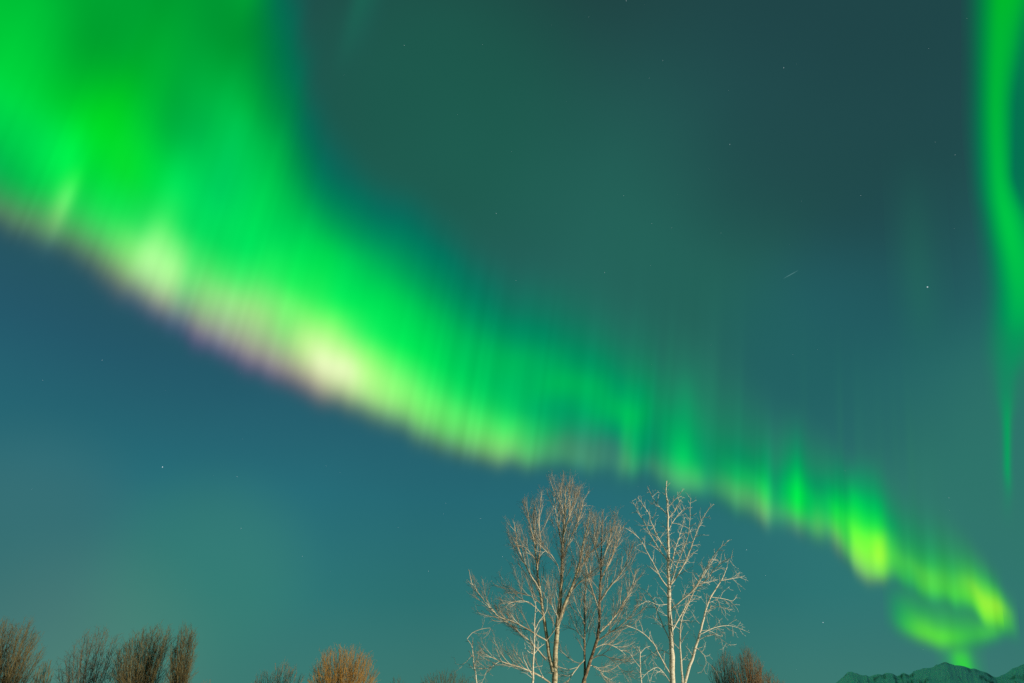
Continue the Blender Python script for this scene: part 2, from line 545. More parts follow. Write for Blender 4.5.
BAND = [
    (-170, 150, K((0, 45, 80, 97, 0), (15, 55, 88, 97, .6), (32, 80, 135, 98), (60, 20, 180, 80), (100, 0, 225, 75), (170, 0, 205, 55), (260, 0, 177, 50), (420, 0, 149, 50))),
    (-40, 226, K((0, 45, 80, 97, 0), (15, 60, 88, 97, .6), (30, 85, 130, 98), (50, 35, 165, 85), (70, 5, 180, 78), (105, 0, 208, 74), (165, 0, 192, 52), (240, 0, 175, 50), (420, 0, 149, 50))),
    (0, 247, K((0, 45, 80, 97, 0), (15, 62, 90, 97, .65), (30, 92, 132, 98), (48, 55, 165, 88), (70, 5, 195, 76), (105, 0, 226, 78), (165, 0, 192, 45), (240, 0, 172, 50), (420, 0, 149, 50))),
    (26, 256, K((0, 45, 80, 97, 0), (15, 65, 92, 98, .65), (30, 92, 138, 98), (48, 70, 175, 92), (70, 25, 215, 80), (105, 0, 245, 78), (160, 0, 205, 40), (240, 0, 172, 50), (420, 0, 149, 50))),
    (40, 263, K((0, 45, 80, 97, 0), (15, 65, 92, 98, .65), (30, 95, 145, 100), (48, 112, 195, 106), (72, 98, 240, 108), (88, 40, 240, 80), (108, 0, 228, 66), (160, 0, 205, 35), (240, 0, 172, 50), (420, 0, 149, 50))),
    (50, 267, K((0, 45, 80, 97, 0), (15, 62, 90, 98, .65), (30, 88, 135, 98), (48, 68, 185, 92), (70, 25, 212, 80), (110, 0, 222, 55), (160, 0, 208, 35), (240, 0, 172, 48), (420, 0, 149, 50))),
    (78, 283, K((0, 45, 80, 98, 0), (15, 65, 90, 100, .65), (30, 95, 128, 100), (45, 88, 180, 100), (62, 55, 215, 92), (90, 10, 230, 75), (130, 5, 215, 45), (200, 0, 185, 50), (290, 0, 167, 52), (420, 0, 149, 50))),
    (108, 305, K((0, 48, 82, 104, 0), (14, 70, 90, 106, .65), (28, 108, 122, 110), (44, 135, 195, 120), (64, 118, 235, 115), (90, 38, 230, 92), (140, 0, 208, 62), (195, 0, 172, 60), (270, 0, 167, 55), (420, 0, 149, 52))),
    (132, 320, K((0, 52, 82, 110, 0), (14, 78, 92, 118, .65), (27, 125, 135, 125), (42, 162, 215, 145), (60, 178, 255, 155), (84, 135, 255, 132), (110, 45, 238, 98), (150, 0, 212, 82), (205, 0, 172, 66), (280, 0, 166, 55), (420, 0, 151, 52))),
    (152, 331, K((0, 55, 82, 112, 0), (14, 86, 94, 124, .65), (27, 145, 145, 138), (42, 170, 215, 150), (60, 176, 255, 152), (84, 118, 250, 126), (108, 15, 228, 95), (150, 0, 205, 85), (210, 0, 180, 70), (290, 0, 166, 58), (312, 0, 150, 57), (370, 0, 122, 66), (430, 5, 98, 76, .7))),
    (170, 341, K((0, 58, 82, 115, 0), (13, 84, 90, 126, .65), (26, 118, 130, 130), (42, 124, 180, 128), (64, 106, 224, 116), (86, 62, 232, 104), (112, 5, 222, 92), (160, 0, 196, 86), (225, 0, 182, 72), (255, 0, 168, 60), (308, 0, 135, 64), (358, 0, 105, 76, .9), (430, 15, 85, 80, 0))),
    (190, 354, K((0, 60, 82, 115, 0), (13, 95, 88, 132, .65), (26, 142, 130, 144), (42, 152, 186, 140), (64, 140, 228, 130), (88, 68, 240, 106), (115, 5, 226, 92), (170, 0, 205, 86), (215, 0, 188, 74), (255, 0, 155, 64), (303, 0, 120, 72), (350, 2, 100, 80, .8), (410, 18, 85, 80, 0))),
    (212, 366, K((0, 60, 82, 115, 0), (12, 98, 88, 130, .6), (25, 146, 138, 146), (42, 158, 186, 144), (64, 152, 228, 134), (92, 62, 240, 105), (125, 0, 224, 90), (180, 0, 206, 80), (225, 0, 178, 72), (268, 0, 128, 70), (305, 0, 106, 80, .85), (365, 18, 88, 80, 0))),
    (240, 377, K((0, 60, 82, 112, 0), (12, 100, 88, 128, .6), (25, 154, 138, 146), (42, 164, 186, 145), (60, 164, 220, 138), (86, 112, 240, 116), (108, 38, 240, 96), (150, 0, 210, 84), (185, 0, 186, 78), (222, 0, 142, 78), (258, 0, 108, 86, .85), (315, 18, 90, 82, 0))),
    (268, 389, K((0, 60, 84, 108, 0), (12, 100, 90, 120, .6), (24, 154, 135, 142), (40, 158, 182, 138), (60, 140, 224, 124), (86, 110, 248, 112), (106, 30, 240, 90), (148, 0, 215, 82), (175, 0, 180, 82), (205, 0, 132, 86), (235, 0, 106, 90, .8), (290, 20, 92, 82, 0))),
    (290, 399, K((0, 55, 86, 106, 0), (12, 105, 92, 114, .65), (24, 160, 146, 138), (38, 185, 205, 150), (56, 195, 250, 150), (82, 128, 253, 114), (104, 40, 242, 92), (148, 0, 220, 82), (176, 0, 168, 85), (203, 0, 126, 88), (230, 0, 104, 90, .7), (280, 22, 94, 82, 0))),
    (313, 411, K((0, 45, 90, 106, 0), (12, 95, 98, 110, .65), (24, 165, 152, 140), (36, 206, 216, 164), (48, 240, 255, 196), (66, 205, 255, 158), (90, 118, 255, 110), (112, 10, 240, 90), (150, 0, 215, 88), (185, 0, 148, 88), (215, 0, 112, 90, .9), (265, 22, 95, 84, 0))),
    (333, 420, K((0, 42, 92, 106, 0), (12, 86, 104, 108, .65), (24, 155, 160, 132), (36, 206, 232, 164), (50, 238, 255, 194), (70, 178, 255, 138), (94, 58, 245, 100), (122, 0, 230, 86), (160, 0, 190, 88), (190, 0, 138, 92), (218, 2, 108, 92, .85), (262, 24, 98, 86, 0))),
    (358, 430, K((0, 40, 94, 106, 0), (12, 78, 106, 105, .65), (24, 130, 162, 122), (36, 178, 236, 142), (52, 182, 255, 140), (74, 122, 255, 112), (96, 15, 240, 92), (130, 0, 222, 85), (170, 0, 165, 90), (200, 0, 125, 93), (225, 4, 106, 92, .8), (262, 26, 100, 88, 0))),
    (400, 446, K((0, 38, 96, 106, 0), (12, 74, 110, 105, .65), (24, 112, 165, 116), (36, 132, 225, 116), (54, 122, 252, 114), (75, 58, 244, 100), (95, 0, 232, 85), (130, 0, 202, 85), (165, 0, 150, 90), (195, 0, 120, 94), (215, 8, 108, 92, .7), (255, 28, 100, 90, 0))),
    (450, 462, K((0, 36, 98, 106, 0), (10, 72, 112, 105, .65), (21, 106, 162, 110), (33, 102, 216, 106), (50, 85, 236, 104), (70, 20, 222, 95), (90, 0, 206, 90), (120, 0, 186, 90), (150, 0, 145, 94), (178, 3, 120, 95, .9), (235, 30, 104, 92, 0))),
    (495, 473, K((0, 36, 100, 106, 0), (10, 85, 122, 105, .65), (20, 125, 182, 112), (31, 118, 222, 110), (46, 74, 234, 104), (66, 12, 205, 96), (86, 0, 190, 95), (112, 0, 182, 90), (142, 0, 142, 95), (170, 12, 120, 95, .8), (230, 32, 106, 94, 0))),
    (520, 476, K((0, 36, 102, 106, 0), (10, 76, 122, 106, .65), (20, 100, 178, 110), (32, 82, 205, 106), (48, 42, 205, 100), (68, 2, 182, 98), (92, 0, 180, 92), (115, 0, 172, 92), (142, 0, 138, 95), (170, 14, 120, 95, .8), (230, 34, 106, 94, 0))),
    (545, 478, K((0, 36, 104, 108, 0), (10, 56, 115, 106, .65), (22, 75, 158, 110), (35, 60, 170, 105), (50, 20, 172, 100), (70, 0, 166, 100), (95, 0, 184, 90), (118, 0, 162, 94), (145, 4, 132, 95, .9), (175, 20, 118, 95, .6), (230, 36, 108, 96, 0))),
    (562, 480, K((0, 36, 104, 108, 0), (12, 50, 112, 108, .6), (25, 72, 150, 110), (40, 58, 148, 106), (54, 18, 154, 102), (74, 0, 162, 98), (96, 0, 180, 90), (120, 0, 150, 94), (148, 10, 128, 95, .85), (178, 26, 116, 96, .5), (230, 38, 108, 96, 0))),
    (585, 485, K((0, 38, 104, 108, 0), (12, 48, 110, 108, .6), (25, 68, 140, 110), (40, 58, 136, 108), (56, 25, 148, 105), (76, 0, 170, 95), (96, 0, 174, 90), (120, 2, 145, 93), (150, 18, 125, 95, .8), (180, 30, 116, 97, .4), (230, 40, 108, 96, 0))),
    (612, 490, K((0, 40, 106, 108, 0), (14, 45, 108, 108, .6), (28, 58, 128, 110), (43, 48, 126, 108), (60, 5, 148, 100), (80, 0, 180, 90), (100, 0, 156, 95), (130, 15, 132, 95, .85), (160, 28, 120, 97, .5), (220, 40, 110, 98, 0))),
    (621, 492, K((0, 40, 106, 108, 0), (12, 58, 124, 108, .6), (25, 74, 152, 108), (40, 48, 160, 105), (55, 20, 175, 100), (75, 0, 192, 90), (95, 0, 168, 95), (122, 15, 140, 95, .85), (155, 28, 122, 97, .5), (220, 40, 110, 98, 0))),
    (630, 493, K((0, 40, 106, 108, 0), (12, 52, 124, 108, .6), (25, 62, 160, 108), (40, 25, 168, 102), (56, 5, 172, 98), (75, 0, 182, 90), (96, 0, 160, 95), (122, 15, 138, 95, .85), (155, 28, 122, 97, .5), (220, 40, 110, 98, 0))),
    (640, 495, K((0, 40, 106, 108, 0), (12, 44, 112, 110, .6), (25, 42, 140, 108), (40, 5, 150, 102), (60, 0, 158, 97), (80, 0, 166, 92), (102, 8, 150, 95), (125, 20, 136, 96, .8), (160, 30, 122, 98, .4), (220, 40, 110, 98, 0))),
    (650, 497, K((0, 40, 106, 108, 0), (14, 48, 112, 110, .6), (28, 64, 138, 108), (42, 20, 142, 102), (62, 8, 148, 98), (85, 12, 150, 96), (110, 20, 138, 97, .9), (150, 32, 124, 99, .4), (220, 42, 112, 98, 0))),
    (663, 500, K((0, 42, 108, 109, 0), (12, 55, 118, 109, .6), (24, 76, 150, 109), (38, 40, 168, 104), (54, 5, 165, 98), (75, 5, 158, 95), (102, 20, 142, 97, .9), (145, 34, 126, 99, .4), (210, 42, 114, 100, 0))),
    (680, 505, K((0, 42, 108, 109, 0), (10, 60, 124, 108, .6), (20, 84, 162, 110), (33, 60, 192, 104), (46, 8, 200, 95), (62, 0, 182, 93), (85, 8, 158, 95), (112, 22, 144, 98, .85), (145, 34, 128, 99, .4), (205, 44, 116, 100, 0))),
    (694, 509, K((0, 42, 108, 109, 0), (10, 55, 122, 108, .6), (22, 80, 172, 110), (34, 48, 190, 102), (48, 4, 172, 96), (66, 8, 155, 96), (90, 20, 145, 97, .9), (125, 32, 132, 99, .5), (200, 44, 118, 101, 0))),
    (707, 514, K((0, 42, 109, 110, 0), (12, 48, 118, 110, .6), (25, 58, 148, 108), (38, 28, 158, 102), (56, 12, 148, 98), (76, 20, 142, 98, .95), (112, 32, 132, 99, .5), (190, 44, 118, 101, 0))),
    (722, 518, K((0, 42, 110, 110, 0), (11, 54, 120, 109, .6), (23, 76, 158, 109), (36, 52, 174, 104), (50, 12, 166, 99), (68, 15, 146, 98), (95, 28, 136, 99, .7), (180, 44, 118, 101, 0))),
    (738, 523, K((0, 44, 110, 110, 0), (10, 60, 124, 108, .6), (22, 92, 165, 110), (35, 70, 190, 104), (48, 16, 186, 97), (66, 10, 150, 98), (92, 26, 138, 99, .7), (175, 44, 120, 102, 0))),
    (752, 528, K((0, 44, 110, 110, 0), (10, 68, 122, 108, .6), (21, 98, 158, 110), (34, 72, 184, 104), (47, 25, 190, 97), (62, 10, 158, 97), (86, 25, 138, 99, .8), (165, 44, 120, 102, 0))),
    (764, 535, K((0, 46, 110, 110, 0), (10, 84, 124, 108, .6), (20, 120, 168, 112), (32, 92, 204, 104), (45, 38, 214, 94), (59, 8, 184, 93), (76, 12, 150, 98), (102, 30, 136, 99, .6), (160, 44, 120, 102, 0))),
    (774, 538, K((0, 46, 110, 110, 0), (12, 60, 122, 109, .6), (25, 66, 156, 106), (40, 22, 166, 98), (58, 15, 148, 98), (80, 28, 138, 99, .8), (150, 44, 122, 102, 0))),
    (786, 541, K((0, 46, 110, 110, 0), (11, 72, 126, 110, .6), (22, 74, 158, 106), (35, 28, 192, 92), (50, 0, 190, 88), (66, 4, 164, 94), (88, 22, 142, 98, .85), (150, 44, 122, 102, 0))),
    (798, 545, K((0, 48, 110, 110, 0), (10, 96, 130, 110, .65), (20, 92, 168, 105), (32, 40, 220, 85), (46, 0, 238, 74), (62, 0, 212, 84), (78, 0, 172, 92), (98, 15, 144, 98, .8), (150, 44, 122, 102, 0))),
    (808, 548, K((0, 48, 112, 110, 0), (12, 70, 126, 109, .6), (23, 72, 165, 104), (36, 20, 196, 90), (50, 0, 196, 86), (66, 5, 164, 94), (86, 22, 142, 98, .8), (145, 44, 122, 102, 0))),
    (818, 551, K((0, 48, 112, 110, 0), (10, 74, 130, 108, .6), (22, 96, 178, 104), (35, 56, 200, 94), (50, 10, 188, 92), (66, 10, 152, 97), (88, 28, 140, 99, .7), (140, 44, 124, 102, 0))),
    (827, 556, K((0, 48, 112, 110, 0), (11, 66, 122, 109, .6), (23, 76, 158, 104), (36, 48, 196, 92), (52, 8, 190, 90), (68, 8, 158, 96), (90, 28, 140, 99, .7), (140, 44, 124, 102, 0))),
    (837, 563, K((0, 50, 112, 110, 0), (10, 96, 124, 108, .65), (22, 110, 165, 104), (35, 80, 214, 84), (50, 24, 224, 76), (65, 0, 190, 86), (82, 10, 152, 96, .9), (135, 44, 126, 102, 0))),
    (847, 574, K((0, 50, 112, 108, 0), (10, 74, 126, 106, .65), (22, 96, 176, 98), (36, 68, 215, 82), (52, 42, 225, 74), (68, 2, 205, 82), (86, 4, 162, 95, .9), (135, 44, 126, 102, 0))),
    (858, 585, K((0, 52, 112, 106, 0), (10, 92, 130, 105, .7), (20, 138, 188, 100), (33, 134, 234, 76), (50, 108, 253, 62), (66, 42, 230, 70), (84, 0, 206, 84), (102, 8, 160, 96, .85), (140, 44, 126, 102, 0))),
    (869, 589, K((0, 52, 114, 106, 0), (9, 106, 136, 103, .7), (19, 142, 200, 96), (32, 130, 238, 72), (50, 110, 250, 62), (68, 22, 222, 74), (86, 0, 188, 88), (108, 12, 150, 97, .8), (145, 44, 126, 102, 0))),
    (882, 589, K((0, 52, 116, 106, 0), (8, 110, 142, 100, .7), (18, 150, 228, 86), (32, 162, 255, 64), (48, 134, 254, 60), (63, 30, 224, 75), (82, 0, 184, 90), (102, 15, 150, 97, .8), (145, 46, 126, 102, 0))),
    (892, 586, K((0, 50, 120, 106, 0), (8, 60, 140, 102, .7), (18, 90, 188, 86), (30, 82, 215, 76), (45, 50, 200, 82), (62, 15, 165, 92), (82, 22, 145, 97, .8), (130, 46, 126, 102, 0))),
    (908, 592, K((0, 48, 122, 106, 0), (8, 48, 145, 98, .7), (18, 64, 182, 86), (30, 66, 194, 80), (44, 42, 168, 88), (62, 30, 148, 95, .9), (120, 48, 126, 102, 0))),
    (930, 604, K((0, 48, 126, 104, 0), (9, 58, 165, 92, .75), (20, 92, 206, 75), (30, 82, 206, 75), (44, 44, 174, 85), (62, 34, 150, 94, .85), (120, 48, 126, 102, 0))),
    (950, 609, K((0, 48, 130, 102, 0), (9, 58, 165, 90, .75), (20, 84, 205, 72), (32, 68, 195, 76), (47, 44, 166, 87), (65, 42, 146, 95, .8), (115, 50, 126, 102, 0))),
    (970, 620, K((0, 50, 140, 98, 0), (9, 66, 175, 86, .75), (21, 105, 220, 66), (34, 98, 215, 70), (48, 58, 178, 84), (66, 46, 150, 94, .7), (105, 52, 126, 102, 0))),
    (988, 633, K((0, 50, 140, 98, 0), (9, 86, 190, 80, .8), (22, 158, 240, 60), (34, 150, 240, 60), (47, 88, 212, 74), (62, 52, 166, 90, .8), (95, 52, 128, 102, 0))),
    (1001, 641, K((0, 50, 140, 98, 0), (9, 72, 178, 84, .8), (20, 140, 234, 60), (33, 150, 240, 60), (45, 84, 206, 74), (58, 48, 155, 94, .7), (85, 52, 128, 102, 0))),
    (1011, 645, K((0, 50, 140, 98, 0), (9, 56, 150, 92, .5), (20, 90, 200, 72, .8), (32, 95, 205, 72, .8), (44, 60, 170, 86, .5), (62, 50, 140, 98, 0))),
    (1023, 648, K((0, 50, 130, 100, 0), (20, 50, 140, 98, 0), (60, 50, 130, 100, 0))),
]
band = curtain('aurora_band', BAND, 5, tall_rays=1.0, mottle=0.5, ragged=2.4, streak=lambda q: np.interp(q, [0, .5, .65, 1], [0.075, 0.08, 0.09, 0.085]), soft_u=lambda q: np.interp(q, [0, .12, .45, .6, 1], [1.4, 1.7, 1.7, 1.1, 1.0]),
               soft_t=lambda q: np.interp(q, [0, .45, .6, 1], [2.6, 2.2, 1.6, 1.1]))
tag(band, 'broad green aurora band with pale pink lower fringe, sweeping from upper left to right', 'aurora')

CURL = [
    (884, 632, K((0, 48, 125, 102, 0), (20, 48, 130, 100, 0), (60, 48, 130, 100, 0))),
    (897, 640, K((0, 50, 125, 102, 0), (9, 62, 138, 100, .6), (19, 46, 160, 92, .75), (33, 30, 155, 94, .7), (50, 38, 142, 98, .4), (62, 45, 130, 100, 0))),
    (908, 645, K((0, 55, 125, 102, 0), (8, 74, 145, 98, .7), (18, 72, 192, 80), (30, 48, 182, 84, .9), (45, 42, 158, 93, .75), (60, 45, 148, 96, .4), (75, 45, 140, 98, 0))),
    (925, 651, K((0, 60, 128, 100, 0), (8, 92, 168, 86, .75), (17, 112, 222, 68), (28, 80, 206, 75, .95), (40, 46, 168, 88, .85), (56, 48, 155, 94, .6), (74, 45, 150, 95, 0))),
    (942, 656, K((0, 58, 130, 100, 0), (8, 94, 182, 80, .8), (18, 110, 225, 64), (29, 70, 192, 78, .95), (42, 50, 166, 88, .8), (56, 50, 156, 92, .6), (72, 45, 150, 95, 0))),
    (958, 656, K((0, 55, 135, 98, 0), (8, 72, 170, 86, .8), (18, 86, 208, 70), (29, 60, 185, 80, .9), (42, 48, 162, 90, .75), (56, 48, 155, 92, .5), (70, 45, 150, 95, 0))),
    (975, 653, K((0, 52, 135, 98, 0), (8, 60, 155, 92, .75), (18, 72, 190, 78, .95), (28, 58, 178, 84, .85), (40, 50, 160, 90, .7), (54, 50, 155, 92, .4), (66, 45, 150, 95, 0))),
    (995, 647, K((0, 52, 135, 98, 0), (8, 60, 155, 92, .7), (17, 92, 208, 72, .9), (27, 80, 198, 76, .7), (40, 60, 170, 85, 0))),
    (1014, 640, K((0, 52, 130, 100, 0), (18, 55, 140, 98, 0), (40, 60, 150, 95, 0))),
]
curl = curtain('aurora_curl', CURL, 9, ragged=0.6, streak=0.03)
tag(curl, 'small green aurora fold hooking back under the band just above the mountain', 'aurora')

TAIL = [
    (936, 686, K((0, 50, 140, 95, 0), (60, 50, 140, 95, 0))),
    (950, 686, K((0, 50, 150, 90, .0), (14, 50, 165, 88, .2), (28, 52, 180, 82, .4), (44, 55, 185, 80, .35), (60, 50, 180, 82, 0))),
    (960, 686, K((0, 60, 185, 75, .5), (14, 62, 210, 66, .9), (28, 64, 212, 68, .95), (42, 66, 200, 74, .7), (58, 60, 188, 80, 0))),
    (968, 686, K((0, 60, 195, 70, .8), (14, 62, 218, 62, 1), (28, 60, 205, 70, .9), (42, 60, 190, 78, .6), (58, 55, 180, 80, 0))),
    (976, 687, K((0, 55, 180, 78, .3), (12, 55, 180, 76, .5), (28, 52, 172, 82, .4), (44, 50, 165, 84, .2), (56, 50, 160, 88, 0))),
    (990, 687, K((0, 50, 140, 95, 0), (60, 50, 140, 95, 0))),
]
tail = curtain('aurora_ray', TAIL, 15, ragged=0.3, streak=0.02, step_u=2.0, alt=6500.0)
tag(tail, 'short green aurora ray dropping behind the snowy mountain top', 'aurora')

FAINT = [
    (316, 95, K((0, 33, 85, 80, 0), (60, 33, 85, 80, 0), (140, 33, 85, 80, 0))),
    (338, 85, K((0, 33, 85, 80, 0), (30, 30, 100, 86, .25), (60, 28, 108, 90, .4), (100, 26, 112, 90, .5), (150, 26, 112, 90, .5))),
    (350, 82, K((0, 33, 85, 80, 0), (30, 30, 98, 86, .15), (60, 28, 104, 90, .3), (100, 26, 108, 90, .35), (150, 26, 108, 90, .35))),
    (372, 80, K((0, 33, 85, 80, 0), (60, 33, 85, 80, 0), (140, 33, 85, 80, 0))),
]
o = curtain('aurora_ray', FAINT, 31, ragged=3.0, streak=0.0, step_u=2.5, soft_u=1.5, soft_t=3.0)
tag(o, 'very faint slanting aurora ray at the top, just right of the broad band', 'aurora')
FAINT2 = [
    (890, 345, K((0, 34, 100, 96, 0), (100, 34, 96, 92, 0), (200, 34, 88, 86, 0))),
    (908, 350, K((0, 34, 105, 96, 0), (40, 36, 110, 96, .3), (100, 34, 104, 90, .3), (160, 34, 94, 86, .15), (200, 34, 85, 82, 0))),
    (922, 350, K((0, 34, 105, 96, 0), (40, 38, 114, 96, .5), (100, 36, 108, 90, .5), (160, 34, 98, 86, .25), (210, 34, 85, 82, 0))),
    (938, 350, K((0, 34, 105, 96, 0), (40, 36, 110, 96, .35), (100, 34, 104, 90, .3), (160, 34, 94, 86, .15), (200, 34, 85, 82, 0))),
    (960, 345, K((0, 34, 100, 96, 0), (100, 34, 96, 92, 0), (200, 34, 88, 86, 0))),
]
o = curtain('aurora_ray', FAINT2, 33, ragged=3.0, streak=0.0, step_u=2.5, soft_u=3.0, soft_t=8.0)
tag(o, 'very faint upright aurora ray just left of the right hand ribbon', 'aurora')

# the ribbon at the right: a curtain seen almost along its own length, so its rows run down the ribbon
RIB_Y = [-120, -30, 40, 110, 170, 225, 270, 310, 345, 385, 425, 465, 500, 530]
RIB = {  # row: [(x, rgb, alpha)] across
    -120: [(962, (20, 85, 76), 0), (984, (5, 115, 72), .8), (998, (0, 175, 50), 1), (1016, (0, 200, 38), 1), (1036, (0, 190, 45), 1), (1060, (0, 140, 70), .9), (1100, (10, 110, 80), .5)],
    -30: [(962, (24, 80, 76), 0), (976, (6, 108, 72), .8), (989, (0, 154, 58), 1), (1003, (0, 202, 40), 1), (1020, (0, 196, 46), 1), (1042, (0, 140, 70), .9), (1100, (10, 110, 80), .5)],
    40: [(962, (26, 80, 76), 0), (975, (8, 106, 74), .8), (986, (0, 152, 64), 1), (998, (0, 198, 52), 1), (1009, (0, 188, 56), 1), (1025, (0, 134, 74), .95), (1100, (8, 110, 80), .6)],
    110: [(962, (28, 84, 78), 0), (975, (8, 106, 78), .8), (985, (0, 152, 68), 1), (996, (0, 200, 58), 1), (1005, (0, 172, 66), 1), (1016, (0, 116, 80), .95), (1100, (8, 105, 82), .7)],
    170: [(966, (28, 88, 82), 0), (978, (6, 112, 82), .8), (988, (0, 160, 74), 1), (998, (0, 204, 66), 1), (1006, (0, 178, 70), 1), (1015, (0, 114, 82), .95), (1100, (8, 105, 84), .7)],
    225: [(972, (28, 92, 86), 0), (985, (6, 118, 84), .8), (995, (0, 174, 74), 1), (1006, (0, 216, 70), 1), (1017, (0, 196, 74), 1), (1032, (0, 140, 82), .95), (1100, (8, 115, 86), .7)],
    270: [(976, (30, 98, 90), 0), (989, (10, 120, 88), .75), (1000, (0, 168, 80), 1), (1011, (0, 206, 74), 1), (1024, (0, 200, 76), 1), (1040, (0, 150, 85), .95), (1100, (10, 118, 88), .7)],
    310: [(978, (32, 104, 94), 0), (990, (15, 125, 92), .7), (1001, (0, 155, 86), 1), (1012, (0, 188, 82), 1), (1026, (0, 182, 82), 1), (1042, (5, 148, 88), .9), (1100, (15, 120, 92), .6)],
    345: [(978, (38, 110, 98), 0), (989, (25, 128, 95), .6), (1000, (14, 144, 92), .9), (1012, (8, 154, 90), 1), (1026, (15, 150, 92), .9), (1042, (20, 138, 95), .7), (1100, (20, 124, 96), .4)],
    385: [(984, (42, 116, 102), 0), (993, (36, 128, 100), .4), (1002, (14, 146, 96), .8), (1008, (14, 148, 96), .8), (1018, (34, 132, 98), .5), (1034, (40, 124, 100), .3), (1100, (40, 122, 100), .1)],
    425: [(988, (44, 120, 104), 0), (1000, (36, 132, 102), .35), (1005, (4, 162, 95), .85), (1008, (0, 176, 92), .95), (1011.5, (24, 146, 98), .5), (1018, (42, 126, 104), .1), (1100, (42, 124, 102), 0)],
    465: [(990, (46, 122, 106), 0), (1001.5, (36, 134, 104), .35), (1005.5, (6, 162, 96), .85), (1008, (0, 178, 94), .95), (1010.5, (22, 150, 100), .6), (1016, (44, 128, 105), 0), (1100, (44, 126, 104), 0)],
    500: [(996, (48, 124, 106), 0), (1002, (44, 132, 104), .2), (1006, (34, 138, 103), .4), (1009, (34, 140, 103), .4), (1013, (44, 132, 104), .2), (1020, (48, 126, 106), 0), (1100, (48, 126, 106), 0)],
    530: [(996, (48, 124, 106), 0), (1002, (48, 128, 106), 0), (1006, (48, 128, 106), 0), (1009, (48, 128, 106), 0), (1013, (48, 128, 106), 0), (1020, (48, 126, 106), 0), (1100, (48, 126, 106), 0)],
}
yq = np.arange(-120, 530, 3.0)
rows = np.array([[[s[0]] + list(s[1]) + [s[2]] for s in RIB[y]] for y in RIB_Y])      # ny, 7, 5
RR = pchip(RIB_Y, rows.reshape(len(RIB_Y), -1), yq).reshape(len(yq), 7, 5)
NU = 56
P = np.zeros((NU, len(yq), 3))
C = np.zeros((NU, len(yq), 4))
d_low = sky_dir(1008, 500)
for j, yy in enumerate(yq):
    xs = RR[j, :, 0].copy()
    xs[:6] = xs[3] + (xs[:6] - xs[3]) * 1.03 + np.interp(yy, [200, 290, 400], [0, 5, 0])
    RR[j, :, 2] *= np.interp(RR[j, :, 2], [110, 150, 200], [1.0, 0.96, 0.93])
    q = np.concatenate([np.linspace(xs[0], xs[5], NU - 8), np.linspace(xs[5], xs[6], 9)[1:]])
    vals = pchip(xs, RR[j, :, 1:], q)
    for i in range(NU):
        d = sky_dir(q[i], yy)
        alt = ALT * (1.0 + 0.9 * (500 - yy) / 620.0)
        P[i, j] = Vector((0, 0, EYE)) + d * (alt / d.z)
        C[i, j, :3] = lin(vals[i, :3])
        C[i, j, 3] = min(1, max(0, vals[i, 3]))
rib = grid_object('aurora_ribbon', P, soften(C, 2.5, 1.5))
tag(rib, 'narrow upright green aurora ribbon along the right edge of the sky', 'aurora')

# ---------------------------------------------------------------- stars
m_star = bpy.data.materials.new('starlight')
m_star.use_nodes = True
n, l = m_star.node_tree.nodes, m_star.node_tree.links
n.clear()
so = n.new('ShaderNodeOutputMaterial')
se = n.new('ShaderNodeEmission')
se.inputs[0].default_value = (0.78, 0.95, 1.0, 1)
se.inputs[1].default_value = 1.0
l.new(se.outputs[0], so.inputs[0])
m_star.cycles.emission_sampling = 'NONE'
FAR = 420000.0
OCT_V = [(1, 0, 0), (-1, 0, 0), (0, 1, 0), (0, -1, 0), (0, 0, 1), (0, 0, -1)]
OCT_F = [(0, 2, 4), (2, 1, 4), (1, 3, 4), (3, 0, 4), (2, 0, 5), (1, 2, 5), (3, 1, 5), (0, 3, 5)]


def star_geo(d, r):
    c = d * FAR
    return [(c.x + v[0] * r, c.y + v[1] * r, c.z + v[2] * r) for v in OCT_V]


PXR = FAR / FPX
for px, py, rad, lab in ((927.5, 287, 0.75, 'brightest white star, right of the middle of the dark sky'),
                         (162.5, 467, 0.52, 'small white star low in the left sky under the aurora band'),
                         (823, 622.5, 0.34, 'faint low star right of the bare birch, above the mountain')):
    o = mesh_obj('star', star_geo(sky_dir(px, py), rad * PXR), OCT_F, m_star, smooth=False)
    tag(o, lab, 'star', 'stars standing out in the night sky')
rs = random.Random(21)
sv, sf = [], []
for k in range(240):
    az, z = rs.uniform(-1.1, 1.1), rs.uniform(0.03, 0.97)
    h = math.sqrt(1 - z * z)
    d = Vector((math.sin(az) * h, math.cos(az) * h, z))
    if d.dot(sky_dir(790, 275)) > math.cos(R(1.6)):
        continue
    r = PXR * (0.08 + 0.20 * rs.random() ** 3)
    b = len(sv)
    sv += star_geo(d, r)
    sf += [tuple(b + q for q in f) for f in OCT_F]
fs = mesh_obj('faint_stars', sv, sf, m_star, smooth=False)
tag(fs, 'faint stars scattered over the whole night sky', 'stars', kind='stuff')


